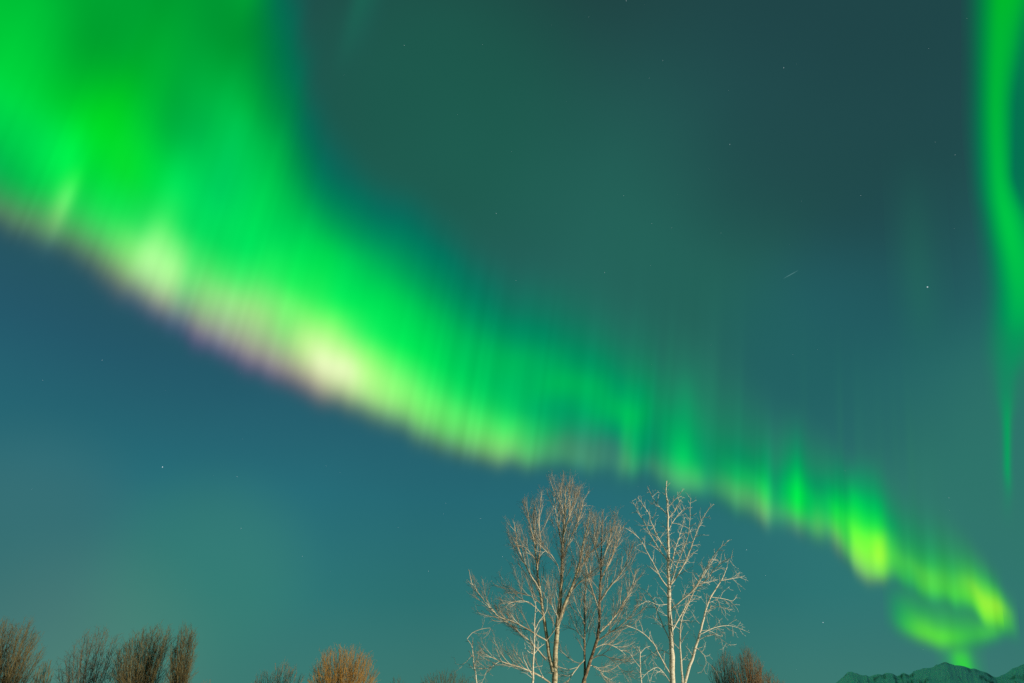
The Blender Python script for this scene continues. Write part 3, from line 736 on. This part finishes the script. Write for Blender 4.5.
# a short meteor: a thin luminous train, thickest in its middle
a_, b_ = sky_dir(783.5, 278.5) * 405000.0, sky_dir(798, 270.5) * 400000.0
ax = (b_ - a_).normalized()
u_, v_ = ax.orthogonal().normalized(), ax.cross(ax.orthogonal().normalized())
mvv, mff = [], []
for i in range(9):
    c = a_.lerp(b_, i / 8)
    rr = PXR * 0.95 * (0.06 + 0.34 * math.sin(math.pi * i / 8))
    for k in range(6):
        p_ = c + (u_ * math.cos(k * math.pi / 3) + v_ * math.sin(k * math.pi / 3)) * rr
        mvv.append(tuple(p_))
for i in range(8):
    for k in range(6):
        mff.append((i * 6 + k, i * 6 + (k + 1) % 6, (i + 1) * 6 + (k + 1) % 6, (i + 1) * 6 + k))
m_met = m_star.copy()
m_met.name = 'meteor_glow'
m_met.cycles.emission_sampling = 'NONE'
m_met.node_tree.nodes['Emission'].inputs[0].default_value = (0.07, 0.2, 0.2, 1)
tag(mesh_obj('meteor', mvv, mff, m_met), 'faint short meteor streak slanting up, right of the middle of the sky', 'meteor')


# ---------------------------------------------------------------- trees
class Tubes:
    def __init__(self):
        self.v, self.f = [], []

    def add(self, pts, rad, sides):
        b0 = len(self.v)
        npt = len(pts)
        prev = None
        for i in range(npt):
            t = (pts[min(i + 1, npt - 1)] - pts[max(i - 1, 0)])
            if t.length < 1e-9:
                t = Vector((0, 0, 1))
            t.normalize()
            if prev is None:
                prev = t.cross(Vector((0.31, 0.87, 0.38)))
                if prev.length < 1e-3:
                    prev = t.cross(Vector((1, 0, 0)))
            a = prev - t * prev.dot(t)
            if a.length < 1e-6:
                a = t.orthogonal()
            a.normalize()
            c = t.cross(a)
            prev = a
            for k in range(sides):
                q = 2 * math.pi * k / sides
                p_ = pts[i] + (a * math.cos(q) + c * math.sin(q)) * rad[i]
                self.v.append((p_.x, p_.y, p_.z))
        for i in range(npt - 1):
            for k in range(sides):
                self.f.append((b0 + i * sides + k, b0 + i * sides + (k + 1) % sides,
                               b0 + (i + 1) * sides + (k + 1) % sides, b0 + (i + 1) * sides + k))
        self.f.append(tuple(b0 + (npt - 1) * sides + k for k in range(sides)))

    def build(self, name, mat, parent):
        return mesh_obj(name, self.v, self.f, mat, parent) if self.f else None


UP = Vector((0, 0, 1))


def build_crown(a, b, mat_a, mat_b, parent):
    k_ = len(a.v)
    o = mesh_obj('crown', a.v + b.v, a.f + [tuple(k_ + i for i in f) for f in b.f], mat_a, parent)
    o.data.materials.append(mat_b)
    o.data.polygons.foreach_set('material_index', [0] * len(a.f) + [1] * len(b.f))
    return o


def smooth_path(pts, step):
    """Catmull-Rom through pts"""
    out = []
    n_ = len(pts)
    for i in range(n_ - 1):
        p0, p1, p2, p3 = pts[max(i - 1, 0)], pts[i], pts[i + 1], pts[min(i + 2, n_ - 1)]
        k_ = max(2, int((p2 - p1).length / step))
        for j in range(k_):
            t = j / k_
            out.append(0.5 * ((2 * p1) + (p2 - p0) * t + (2 * p0 - 5 * p1 + 4 * p2 - p3) * t * t + (3 * p1 - p0 - 3 * p2 + p3) * t ** 3))
    out.append(pts[-1].copy())
    return out


def path_at(pts, f):
    q = f * (len(pts) - 1)
    i = min(int(q), len(pts) - 2)
    t = q - i
    return pts[i].lerp(pts[i + 1], t), (pts[i + 1] - pts[i]).normalized(), q


def plen(pts):
    return sum((pts[i + 1] - pts[i]).length for i in range(len(pts) - 1))


def sprout(rng, parent_pts, parent_rad, levels, lv, buckets, start=0.15):
    """grow side branches on a parent path; levels[lv] holds the habit of this order of branch"""
    if lv >= len(levels):
        return
    L = levels[lv]
    length = plen(parent_pts)
    cnt = int(length * (1 - start) / L['gap'] * rng.uniform(0.85, 1.15) + rng.random())
    az = rng.uniform(0, 6.28)
    for c in range(cnt):
        f = start + (1 - start) * (c + rng.uniform(0.1, 0.9)) / max(cnt, 1)
        f = min(f, 0.995)
        p0, t, q = path_at(parent_pts, f)
        r_par = parent_rad[min(int(q), len(parent_rad) - 1)]
        az += 2.4 + rng.uniform(-0.6, 0.6)
        side = t.orthogonal().normalized()
        side = Matrix.Rotation(az, 3, t) @ side
        ang = R(rng.uniform(*L['angle']))
        d = t * math.cos(ang) + side * math.sin(ang)
        taper = (1 - f) ** L.get('shape', 0.5) if L.get('shape') else 1.0
        ln = rng.uniform(*L['len']) * max(L.get('tipmin', 0.3), taper)
        if 'cap' in L:
            ln = min(ln, L['cap'] * length)
        step = L.get('step', 0.2)
        k_ = max(2, int(ln / step))
        pts = [p0]
        for i in range(k_):
            d = (d + UP * L['up'] * step + Vector((rng.gauss(0, 1), rng.gauss(0, 1), rng.gauss(0, 1))) * L['wig'] * math.sqrt(step)).normalized()
            pts.append(pts[-1] + d * (ln / k_))
        r0 = min(r_par * 0.72, L['r'] * (0.6 + 0.4 * taper))
        r1 = L.get('rtip', 0.006)
        rad = [r0 + (min(r1, r0) - r0) * (i / k_) for i in range(k_ + 1)]
        buckets[L['bucket']].add(pts, rad, L.get('sides', 3))
        sprout(rng, pts, rad, levels, lv + 1, buckets, L.get('child_start', 0.15))


def limb_path(px_pts, Y, off, step=0.25, wob=None):
    n_ = len(px_pts)
    pts = [at(x, y, Y + off * (i / max(n_ - 1, 1)) ** 1.2) for i, (x, y) in enumerate(px_pts)]
    path = smooth_path(pts, step)
    if wob:
        rng, a = wob
        for i in range(1, len(path)):
            path[i] = path[i] + Vector((rng.gauss(0, a), rng.gauss(0, a), 0))
    return path


def taper_rad(n_, r0, r1, pw=0.9):
    return [r1 + (r0 - r1) * (1 - i / (n_ - 1)) ** pw for i in range(n_)]


def traced_tree(name, label, cat, group, seed, Y, stems, limbs, levels, mats, root_px, stem_levels=None):
    """stems: trunk and forks [(px path, r0, r1, depth)]; limbs traced from the survey; finer wood grows from both"""
    rng = random.Random(seed)
    base = at(root_px, 690, Y)
    base.z = 0
    root = empty(name, base)
    tag(root, label, cat, group)
    B = {'trunk': Tubes(), 'branches': Tubes(), 'twigs': Tubes()}
    for si, (px, r0, r1, off) in enumerate(stems):
        path = limb_path(px, Y, off, 0.3, (rng, 0.012))
        if si == 0 or px[0][1] >= 681:
            foot = path[0]
            g = Vector((base.x + (foot.x - base.x) * 0.4, foot.y, -0.15))
            path = smooth_path([g, g.lerp(foot, 0.5) + Vector((0.03, 0, 0)), foot], 0.5)[:-1] + path
        rad = taper_rad(len(path), r0, r1)
        rad = [q * rng.uniform(0.93, 1.07) for q in rad]
        if px[0][1] >= 681:
            rad[0] *= 1.5
        B['trunk'].add(path, rad, 8)
        f0 = 0.3
        sprout(rng, path, rad, stem_levels or levels, 0, B, f0)
    for px, r0, r1, off in limbs:
        path = limb_path(px, Y, off, 0.2, (rng, 0.012))
        rad = taper_rad(len(path), r0, r1)
        B['branches'].add(path, rad, 5)
        sprout(rng, path, rad, levels, 0, B, 0.12)
    B['trunk'].build('trunk', mats[0], root)
    build_crown(B['branches'], B['twigs'], mats[1], mats[2], root)
    return root


WHITE = bark('pale_birch_bark', (0.68, 0.63, 0.52), (0.28, 0.20, 0.10), (5, 5, 14), 0.40)
PALE_TWIG = bark('pale_birch_twig', (0.66, 0.61, 0.52), (0.42, 0.34, 0.24), (2, 2, 2), 0.45)
TAN = bark('cottonwood_bark', (0.52, 0.46, 0.32), (0.17, 0.115, 0.06), (4, 4, 7), 0.46)
TAN_LIMB = bark('cottonwood_limb', (0.60, 0.54, 0.43), (0.27, 0.19, 0.12), (1.5, 1.5, 1.5), 0.45)
BUD_TWIG = bark('budding_twig', (0.44, 0.38, 0.30), (0.26, 0.19, 0.14), (2, 2, 2), 0.5)
DARK_BARK = bark('dark_bark', (0.30, 0.23, 0.15), (0.10, 0.06, 0.04), (4, 4, 7), 0.5)

# right birch
birch_levels = [
    dict(gap=0.25, angle=(38, 72), len=(0.5, 1.35), r=0.018, rtip=0.007, up=0.22, wig=0.28, shape=0.45, tipmin=0.35, step=0.14, bucket='twigs', sides=4),
    dict(gap=0.20, angle=(30, 62), len=(0.2, 0.65), r=0.010, rtip=0.005, up=0.3, wig=0.35, step=0.13, bucket='twigs', sides=3, cap=0.6),
]
birch_stem = [dict(birch_levels[0], gap=0.42, len=(0.5, 1.5)), birch_levels[1]]
traced_tree('birch_tree', 'tall pale birch with open white branches, rightmost of the tall bare trees', 'tree', None, 3, 42.0,
            [([(672.6, 684), (671.6, 650), (670.6, 628), (669.4, 606), (668.8, 582), (668.4, 560), (668.2, 534), (667.2, 506), (665.8, 492), (666.6, 481)], 0.17, 0.022, 0),
             ([(684.6, 684), (694, 653), (701, 629), (708, 603), (716.5, 587.5), (721.7, 580), (727, 567)], 0.095, 0.016, 1.0),
             ([(682.5, 684), (681, 662), (680, 640), (681, 622), (688, 604), (697, 586), (707, 570)], 0.06, 0.014, -1.0)],
            [([(668.5, 562), (655.6, 544), (646, 526), (639.5, 513.5), (632, 500.6)], 0.0400, 0.0102, 1.5),
             ([(667.7, 552), (659, 539), (651.6, 523), (648, 512), (637, 497)], 0.0400, 0.0102, -1.2),
             ([(668.5, 588), (661, 578), (650.8, 558.6), (641, 541), (633, 533), (625, 528)], 0.0400, 0.0102, -2),
             ([(667, 514), (659, 506), (654, 500), (649, 490)], 0.0280, 0.0102, .8),
             ([(667, 508), (676.5, 498), (682, 491)], 0.0280, 0.0102, -.8),
             ([(668, 519), (675, 510), (680.5, 499.6)], 0.0256, 0.0093, 1),
             ([(668, 532), (673, 521.5), (684.6, 507.6)], 0.0280, 0.0093, 1.3),
             ([(669, 574), (675, 550.5), (680.5, 533), (684.6, 517)], 0.0360, 0.0102, 1.6),
             ([(669, 590), (678, 563), (686, 542.5), (689.4, 526), (690.4, 498)], 0.0400, 0.0102, -1.8),
             ([(669, 588), (683, 566.6), (689.4, 552), (696, 534), (704, 516), (713, 504.4)], 0.0480, 0.0110, -1),
             ([(670, 610), (682, 600), (694, 589), (701, 577), (710, 562), (718, 550.5), (728.5, 540.4)], 0.0440, 0.0110, -2),
             ([(692, 590), (707, 579.5), (715, 568), (726.5, 560), (733, 556)], 0.0304, 0.0093, -2.6),
             ([(671.5, 632), (680, 617), (689, 601), (697.5, 584), (708, 568.5), (716, 556)], 0.0400, 0.0102, 2),
             ([(721.7, 580.5), (735.5, 578), (742, 577)], 0.0192, 0.0085, 1.5),
             ([(711, 597), (725, 599), (732, 601), (737, 597)], 0.0192, 0.0085, 1.5),
             ([(706, 611), (716, 607), (724, 606), (730, 612)], 0.0192, 0.0085, -.6),
             ([(701, 634), (711, 629), (722, 626), (732, 626), (746, 631)], 0.0208, 0.0076, 2),
             ([(699, 640), (711, 634), (718, 637), (726, 643), (731, 646)], 0.0208, 0.0076, -1),
             ([(697, 648), (704, 655), (706, 664), (700, 674)], 0.0160, 0.0076, .6),
             ([(671, 676), (659.5, 655), (653.5, 643.6), (644, 634), (633.6, 628), (624, 625)], 0.0400, 0.0102, -1.5),
             ([(670, 643), (664.7, 629), (657.8, 613), (652.6, 599.5), (645.7, 591), (636, 586.6)], 0.0320, 0.0093, 1.2),
             ([(671.5, 684), (659, 668), (648, 672), (641, 680)], 0.0240, 0.0085, -1.2),
             ([(671, 655), (661, 650), (650, 655), (642, 662)], 0.0208, 0.0085, 1.6),
             ([(668.5, 604), (658, 605), (648, 601), (638, 606)], 0.0192, 0.0076, -1.3)],
            birch_levels, (WHITE, WHITE, PALE_TWIG), 673, birch_stem)

# middle cottonwood with two leaders
cw_levels = [
    dict(gap=0.31, angle=(16, 36), len=(1.3, 3.1), r=0.021, rtip=0.008, up=0.42, wig=0.16, shape=0.55, tipmin=0.10, step=0.2, bucket='branches', sides=4, child_start=0.15),
    dict(gap=0.19, angle=(16, 40), len=(0.5, 1.35), r=0.010, rtip=0.005, up=0.55, wig=0.2, shape=0.4, tipmin=0.35, step=0.2, bucket='twigs', sides=3, cap=0.65),
    dict(gap=0.17, angle=(20, 48), len=(0.16, 0.45), r=0.007, rtip=0.004, up=0.4, wig=0.25, step=0.18, bucket='twigs', sides=3),
]
traced_tree('cottonwood_tree', 'tallest bare tree in the middle, forked, with upswept branches and a long low left limb', 'tree', None, 8, 45.0,
            [([(554.5, 684), (555.4, 655), (556.5, 637), (559, 612), (561, 592), (562.3, 560), (562.8, 540), (565, 510), (565.4, 486)], 0.19, 0.015, 0),
             ([(553, 672), (549, 652), (546.6, 637), (542, 606), (537.5, 572), (535, 545), (533.6, 520), (534.6, 504)], 0.13, 0.014, 1.5),
             ([(557, 628), (562, 612), (567.5, 598), (577, 572.5), (583.6, 542), (588, 525), (590, 511)], 0.11, 0.014, -1.2)],
            [([(540, 590), (529, 572), (519, 551), (515, 530), (514, 522)], .055, .012, -1.5),
             ([(537, 570), (540, 545), (539, 520), (541.6, 496)], .05, .01, -1.2),
             ([(535, 545), (530, 525), (526, 508), (524.5, 504)], .04, .01, 1.2),
             ([(562.5, 548), (558, 525), (555, 505), (553, 494)], .045, .01, 1.5),
             ([(562.5, 540), (568, 520), (573, 505), (575, 491)], .045, .01, -1.5),
             ([(562, 560), (572, 535), (580, 515), (584, 497)], .045, .01, 1.8),
             ([(564, 515), (560, 500), (559.6, 490)], .03, .01, -.6),
             ([(564, 515), (569, 500), (570, 488)], .03, .01, .6),
             ([(561, 578), (556, 562), (547, 551), (540, 556)], .03, .01, -1.5),
             ([(569, 594), (580, 582), (592, 572), (600, 566)], .045, .01, -2),
             ([(577, 573), (588, 556), (596, 545), (599, 528)], .04, .01, -1.5),
             ([(546, 660), (532.5, 644), (514.5, 628.5), (501, 617.6), (494, 612)], .055, .014, 2),
             ([(546.6, 641), (527, 629), (511, 621), (498, 616), (485.6, 602), (476.6, 590.6), (470.5, 580), (469, 570)], .05, .012, -1),
             ([(554, 688), (548.7, 682), (536, 674), (521.7, 668), (500, 661), (480, 652)], .055, .012, -2.5),
             ([(541, 604), (528, 595), (516, 592), (503, 585)], .03, .01, 1),
             ([(543, 615), (530, 603), (519, 601), (508, 604)], .028, .01, -2),
             ([(536, 560), (526, 548), (517, 545)], .028, .01, -1),
             ([(547, 640), (558, 622), (550, 600), (548, 582)], .03, .01, -2),
             ([(500, 661), (490, 668), (484, 676)], .02, .008, -2)],
            cw_levels, (TAN, TAN_LIMB, BUD_TWIG), 555)

traced_tree('cottonwood_tree', 'bushy bare tree with reddish trunk, between the tall forked tree and the pale birch', 'tree', None, 17, 47.5,
            [([(583, 684), (588, 668), (591.7, 656), (597.5, 638), (599.5, 615), (600, 592), (601.2, 560), (602, 535), (603, 511)], 0.125, 0.014, 0),
             ([(585, 684), (584.8, 655), (584.6, 624), (585, 600), (586, 575), (587, 556)], 0.09, 0.012, 1.6)],
            [([(600, 602), (609, 588), (620.7, 574), (628, 560), (630, 545)], .06, .011, -1.5),
             ([(601, 580), (612, 556), (618, 540), (621, 525)], .055, .01, 1.5),
             ([(601.5, 565), (609, 540), (614, 522), (615, 512)], .045, .01, -1.3),
             ([(601, 570), (596, 548), (594, 528), (594, 515)], .04, .01, 1),
             ([(598, 634), (612, 620), (624, 602), (632, 585), (636, 570)], .055, .01, 1.5),
             ([(597, 641), (611, 632), (622, 625), (634, 612), (642, 603)], .05, .01, -2),
             ([(599.5, 610), (592, 590), (587, 570), (588, 550)], .04, .01, -1.5),
             ([(595, 648), (606, 644), (617, 648), (626, 655)], .03, .01, 1.2),
             ([(590, 660), (602, 655), (612, 660), (622, 670), (632, 672)], .03, .01, -1.4),
             ([(584, 660), (577, 668), (570, 678), (566, 684)], .035, .02, -2),
             ([(585, 640), (575, 630), (568, 628)], .025, .01, 1.5),
             ([(589, 665), (598, 668), (604, 676), (612, 680)], .028, .01, 2),
             ([(584.6, 624), (578, 610), (574, 597)], .03, .01, -1)],
            cw_levels, (DARK_BARK, TAN_LIMB, BUD_TWIG), 586)

sap_levels = [
    dict(gap=0.5, angle=(40, 75), len=(0.4, 1.0), r=0.018, rtip=0.008, up=0.25, wig=0.5, shape=0.3, step=0.12, bucket='twigs', sides=4),
    dict(gap=0.25, angle=(30, 60), len=(0.15, 0.4), r=0.01, rtip=0.006, up=0.2, wig=0.4, step=0.12, bucket='twigs', sides=3, cap=0.6),
]
traced_tree('birch_sapling', 'thin straight white birch just left of the forked trunk', 'tree', None, 23, 40.0,
            [([(532.4, 684), (533.2, 665), (534, 650), (534.8, 623), (535.6, 601)], 0.075, 0.014, 0)],
            [([(532.6, 676), (528, 668), (524, 660), (522.5, 652)], .03, .01, -.4),
             ([(534, 654), (539, 648), (544.5, 644)], .022, .009, .4),
             ([(533.4, 654), (529, 652), (525, 648)], .022, .009, -.5),
             ([(534.6, 630), (540, 620), (546, 612), (548, 596)], .024, .009, .6)],
            sap_levels, (WHITE, WHITE, PALE_TWIG), 532)

traced_tree('birch_sapling', 'small twisted grey birch at the far left below the long low limb', 'tree', None, 29, 44.0,
            [([(476.8, 684), (475.5, 672), (474, 664), (472.6, 652), (471.5, 645), (467, 639)], 0.05, 0.012, 0)],
            [([(467, 639), (472, 633), (480, 629.5), (488, 628), (490.5, 629), (487, 635), (481, 640)], .018, .008, .4),
             ([(474, 666), (478, 658), (479, 650)], .022, .009, -.6),
             ([(473, 654), (466, 662), (460, 665), (455, 663)], .016, .008, .5)],
            sap_levels, (WHITE, PALE_TWIG, BUD_TWIG), 477)

traced_tree('birch_sapling', 'low crooked white birch sapling between the bushy tree and the pale birch', 'tree', None, 37, 41.0,
            [([(641.5, 684), (640.5, 672), (640, 660), (640.2, 652), (637, 646)], 0.05, 0.012, 0)],
            [([(640, 654), (645, 648), (651, 646)], .02, .008, .4),
             ([(640.5, 668), (634, 660), (629, 652)], .02, .008, -.4)],
            sap_levels, (WHITE, PALE_TWIG, PALE_TWIG), 641)


# background trees and willow shrubs: many upright stems from one root
def clump(name, label, cat, group, seed, Y, outline, mats, stems=26, spread=0.55, habit=(14, 36, 0.15), lean=0.0, twig_gap=0.24, twig_len=(0.7, 1.9), up=0.35, r0=0.045, r_twig=0.011):
    """outline: [(px, py)] crown tops from left to right; stems rise from the root to points under that line"""
    rng = random.Random(seed)
    xs = [q[0] for q in outline]
    ys = [q[1] for q in outline]
    cx = 0.5 * (xs[0] + xs[-1])
    base = at(cx, 690, Y)
    base.z = 0
    root = empty(name, base)
    tag(root, label, cat, group)
    B = {'stems': Tubes(), 'twigs': Tubes()}
    halfw = 0.5 * (at(xs[-1], 683, Y) - at(xs[0], 683, Y)).length
    lv = [
        dict(gap=twig_gap * 1.6, angle=habit[:2], len=(twig_len[0] * 1.2, twig_len[1] * 1.4), r=r_twig * 1.5, rtip=0.008, up=up, wig=habit[2], shape=0.5, tipmin=0.3, step=0.4, bucket='twigs', sides=3, child_start=0.1),
        dict(gap=twig_gap, angle=habit[:2], len=(twig_len[0] * 0.5, twig_len[1] * 0.7), r=r_twig, rtip=0.006, up=up, wig=habit[2] * 1.3, shape=0.3, tipmin=0.4, step=0.4, bucket='twigs', sides=3, cap=0.7),
    ]
    for s in range(stems):
        u = (s + rng.uniform(0.1, 0.9)) / stems
        px = xs[0] + (xs[-1] - xs[0]) * u
        py = float(np.interp(px, xs, ys)) + abs(rng.gauss(0, 1)) * 0.17 * (690 - min(ys))
        off = rng.uniform(-0.8, 0.8) * halfw
        tip = at(px, py, Y + off)
        k_ = rng.uniform(0.25, 0.5)
        foot = Vector((base.x + (tip.x - base.x) * spread * k_ + rng.gauss(0, .15), base.y + off * spread * k_, -0.1))
        mid = foot.lerp(tip, 0.5) + Vector(((tip.x - foot.x) * 0.06 + rng.gauss(0, .12), rng.gauss(0, .12), 0))
        path = smooth_path([foot, mid, tip], 0.5)
        for i in range(1, len(path)):
            path[i] = path[i] + Vector((rng.gauss(0, .02), rng.gauss(0, .02), 0))
        rr = r0 * rng.uniform(0.6, 1.2)
        rad = taper_rad(len(path), rr, 0.012)
        B['stems'].add(path, rad, 5)
        sprout(rng, path, rad, lv, 0, B, 0.3)
    B['stems'].build('stems', mats[0], root)
    build_crown(Tubes(), B['twigs'], mats[0], mats[1], root)
    return root


OLIVE = bark('olive_bark', (0.155, 0.13, 0.06), (0.06, 0.047, 0.022), (2, 2, 3), 0.48)
OLIVE_TWIG = bark('olive_twig', (0.15, 0.125, 0.06), (0.075, 0.06, 0.03), (1, 1, 1), 0.48)
GREY = bark('grey_bark', (0.15, 0.125, 0.08), (0.07, 0.057, 0.037), (2, 2, 3), 0.48)
GREY_TWIG = bark('grey_twig', (0.15, 0.122, 0.078), (0.08, 0.064, 0.042), (1, 1, 1), 0.48)
ORANGE = bark('willow_bark', (0.36, 0.215, 0.06), (0.17, 0.09, 0.028), (2, 2, 3), 0.46)
ORANGE_TWIG = bark('willow_twig', (0.46, 0.25, 0.055), (0.18, 0.1, 0.035), (1, 1, 1), 0.46)
BROWN = bark('alder_bark', (0.34, 0.21, 0.105), (0.15, 0.09, 0.045), (2, 2, 3), 0.48)
BROWN_TWIG = bark('alder_twig', (0.32, 0.2, 0.1), (0.17, 0.105, 0.055), (1, 1, 1), 0.48)

GT = 'bare trees along the far edge of the field'
clump('bare_tree', 'dense olive brown bare tree cut by the left edge', 'tree', GT, 41, 78, [(-30, 640), (-18, 625), (-6, 616), (6, 617), (18, 625), (28, 618), (36, 628), (44, 640)], (OLIVE, OLIVE_TWIG), 62, .6, twig_gap=.2, habit=(16, 42, .22))
clump('bare_shrub', 'low brown shrub at the right foot of the leftmost tree', 'shrub', GT, 42, 72, [(33, 672), (42, 662), (50, 657), (54, 666)], (OLIVE, OLIVE_TWIG), 22, .8, twig_len=(.4, 1.0))
clump('bare_tree', 'open grey bare tree with thin gappy crown, second from the left', 'tree', GT, 43, 84, [(58, 664), (68, 650), (76, 634), (90, 624), (98, 628), (104, 623), (112, 630), (118, 634), (124, 650)], (GREY, GREY_TWIG), 28, .7, twig_gap=.22, habit=(22, 50, .32))
clump('bare_tree', 'broad brown bare tree with several rounded tops, third from the left', 'tree', GT, 44, 82, [(112, 655), (122, 644), (132, 634), (140, 629), (148, 633), (156, 625), (164, 627), (170, 626), (174, 640)], (OLIVE, OLIVE_TWIG), 58, .5, twig_gap=.2, habit=(16, 42, .22))
clump('bare_tree', 'narrow upright brown bare tree ending the left group', 'tree', GT, 45, 80, [(170, 648), (176, 632), (182, 626), (188, 625), (193, 628), (197, 645)], (OLIVE, OLIVE_TWIG), 28, .4, twig_gap=.2, habit=(16, 38, .2))
clump('bare_shrub', 'tiny twig tips just right of the narrow upright tree', 'shrub', GT, 46, 95, [(199, 683), (205, 680), (212, 681)], (BROWN, BROWN_TWIG), 6, .6, twig_len=(.4, .9))
clump('willow_shrub', 'dark brown shrub left of the orange willow', 'shrub', GT, 47, 98, [(252, 681), (262, 674), (272, 669), (280, 664), (290, 663), (298, 668), (304, 680)], (BROWN, BROWN_TWIG), 26, .7)
clump('willow_shrub', 'tall orange willow shrub, brightest and densest of the background shrubs', 'shrub', GT, 48, 92, [(309, 674), (318, 660), (324, 650), (332, 649), (340, 646), (350, 647), (360, 648), (368, 653), (374, 664), (378, 674)], (ORANGE, ORANGE_TWIG), 80, .8, twig_gap=.22)
clump('willow_shrub', 'low thin twigs just right of the orange willow', 'shrub', GT, 49, 98, [(390, 681), (396, 676), (402, 677), (406, 682)], (OLIVE, OLIVE_TWIG), 8, .7, twig_len=(.4, .9))
clump('willow_shrub', 'low olive brown shrub left of the small twisted birch', 'shrub', GT, 50, 96, [(420, 680), (432, 676), (440, 671), (450, 671), (460, 675), (470, 680)], (OLIVE, OLIVE_TWIG), 24, .75)
clump('alder_shrub', 'narrow dull brown shrub right behind the pale birch', 'shrub', GT, 51, 90, [(710, 668), (717, 655), (725, 650), (732, 656), (737, 672)], (BROWN, BROWN_TWIG), 26, .55)
clump('alder_shrub', 'tallest brown shrub right of the birch, with a peaked top', 'shrub', GT, 52, 88, [(732, 668), (738, 655), (744, 648), (749, 645), (755, 653), (762, 664)], (BROWN, BROWN_TWIG), 34, .55)
clump('alder_shrub', 'low brown shrub sloping down at the right end of the shrubs', 'shrub', GT, 53, 92, [(755, 668), (764, 668), (772, 674), (782, 682)], (BROWN, BROWN_TWIG), 18, .6)
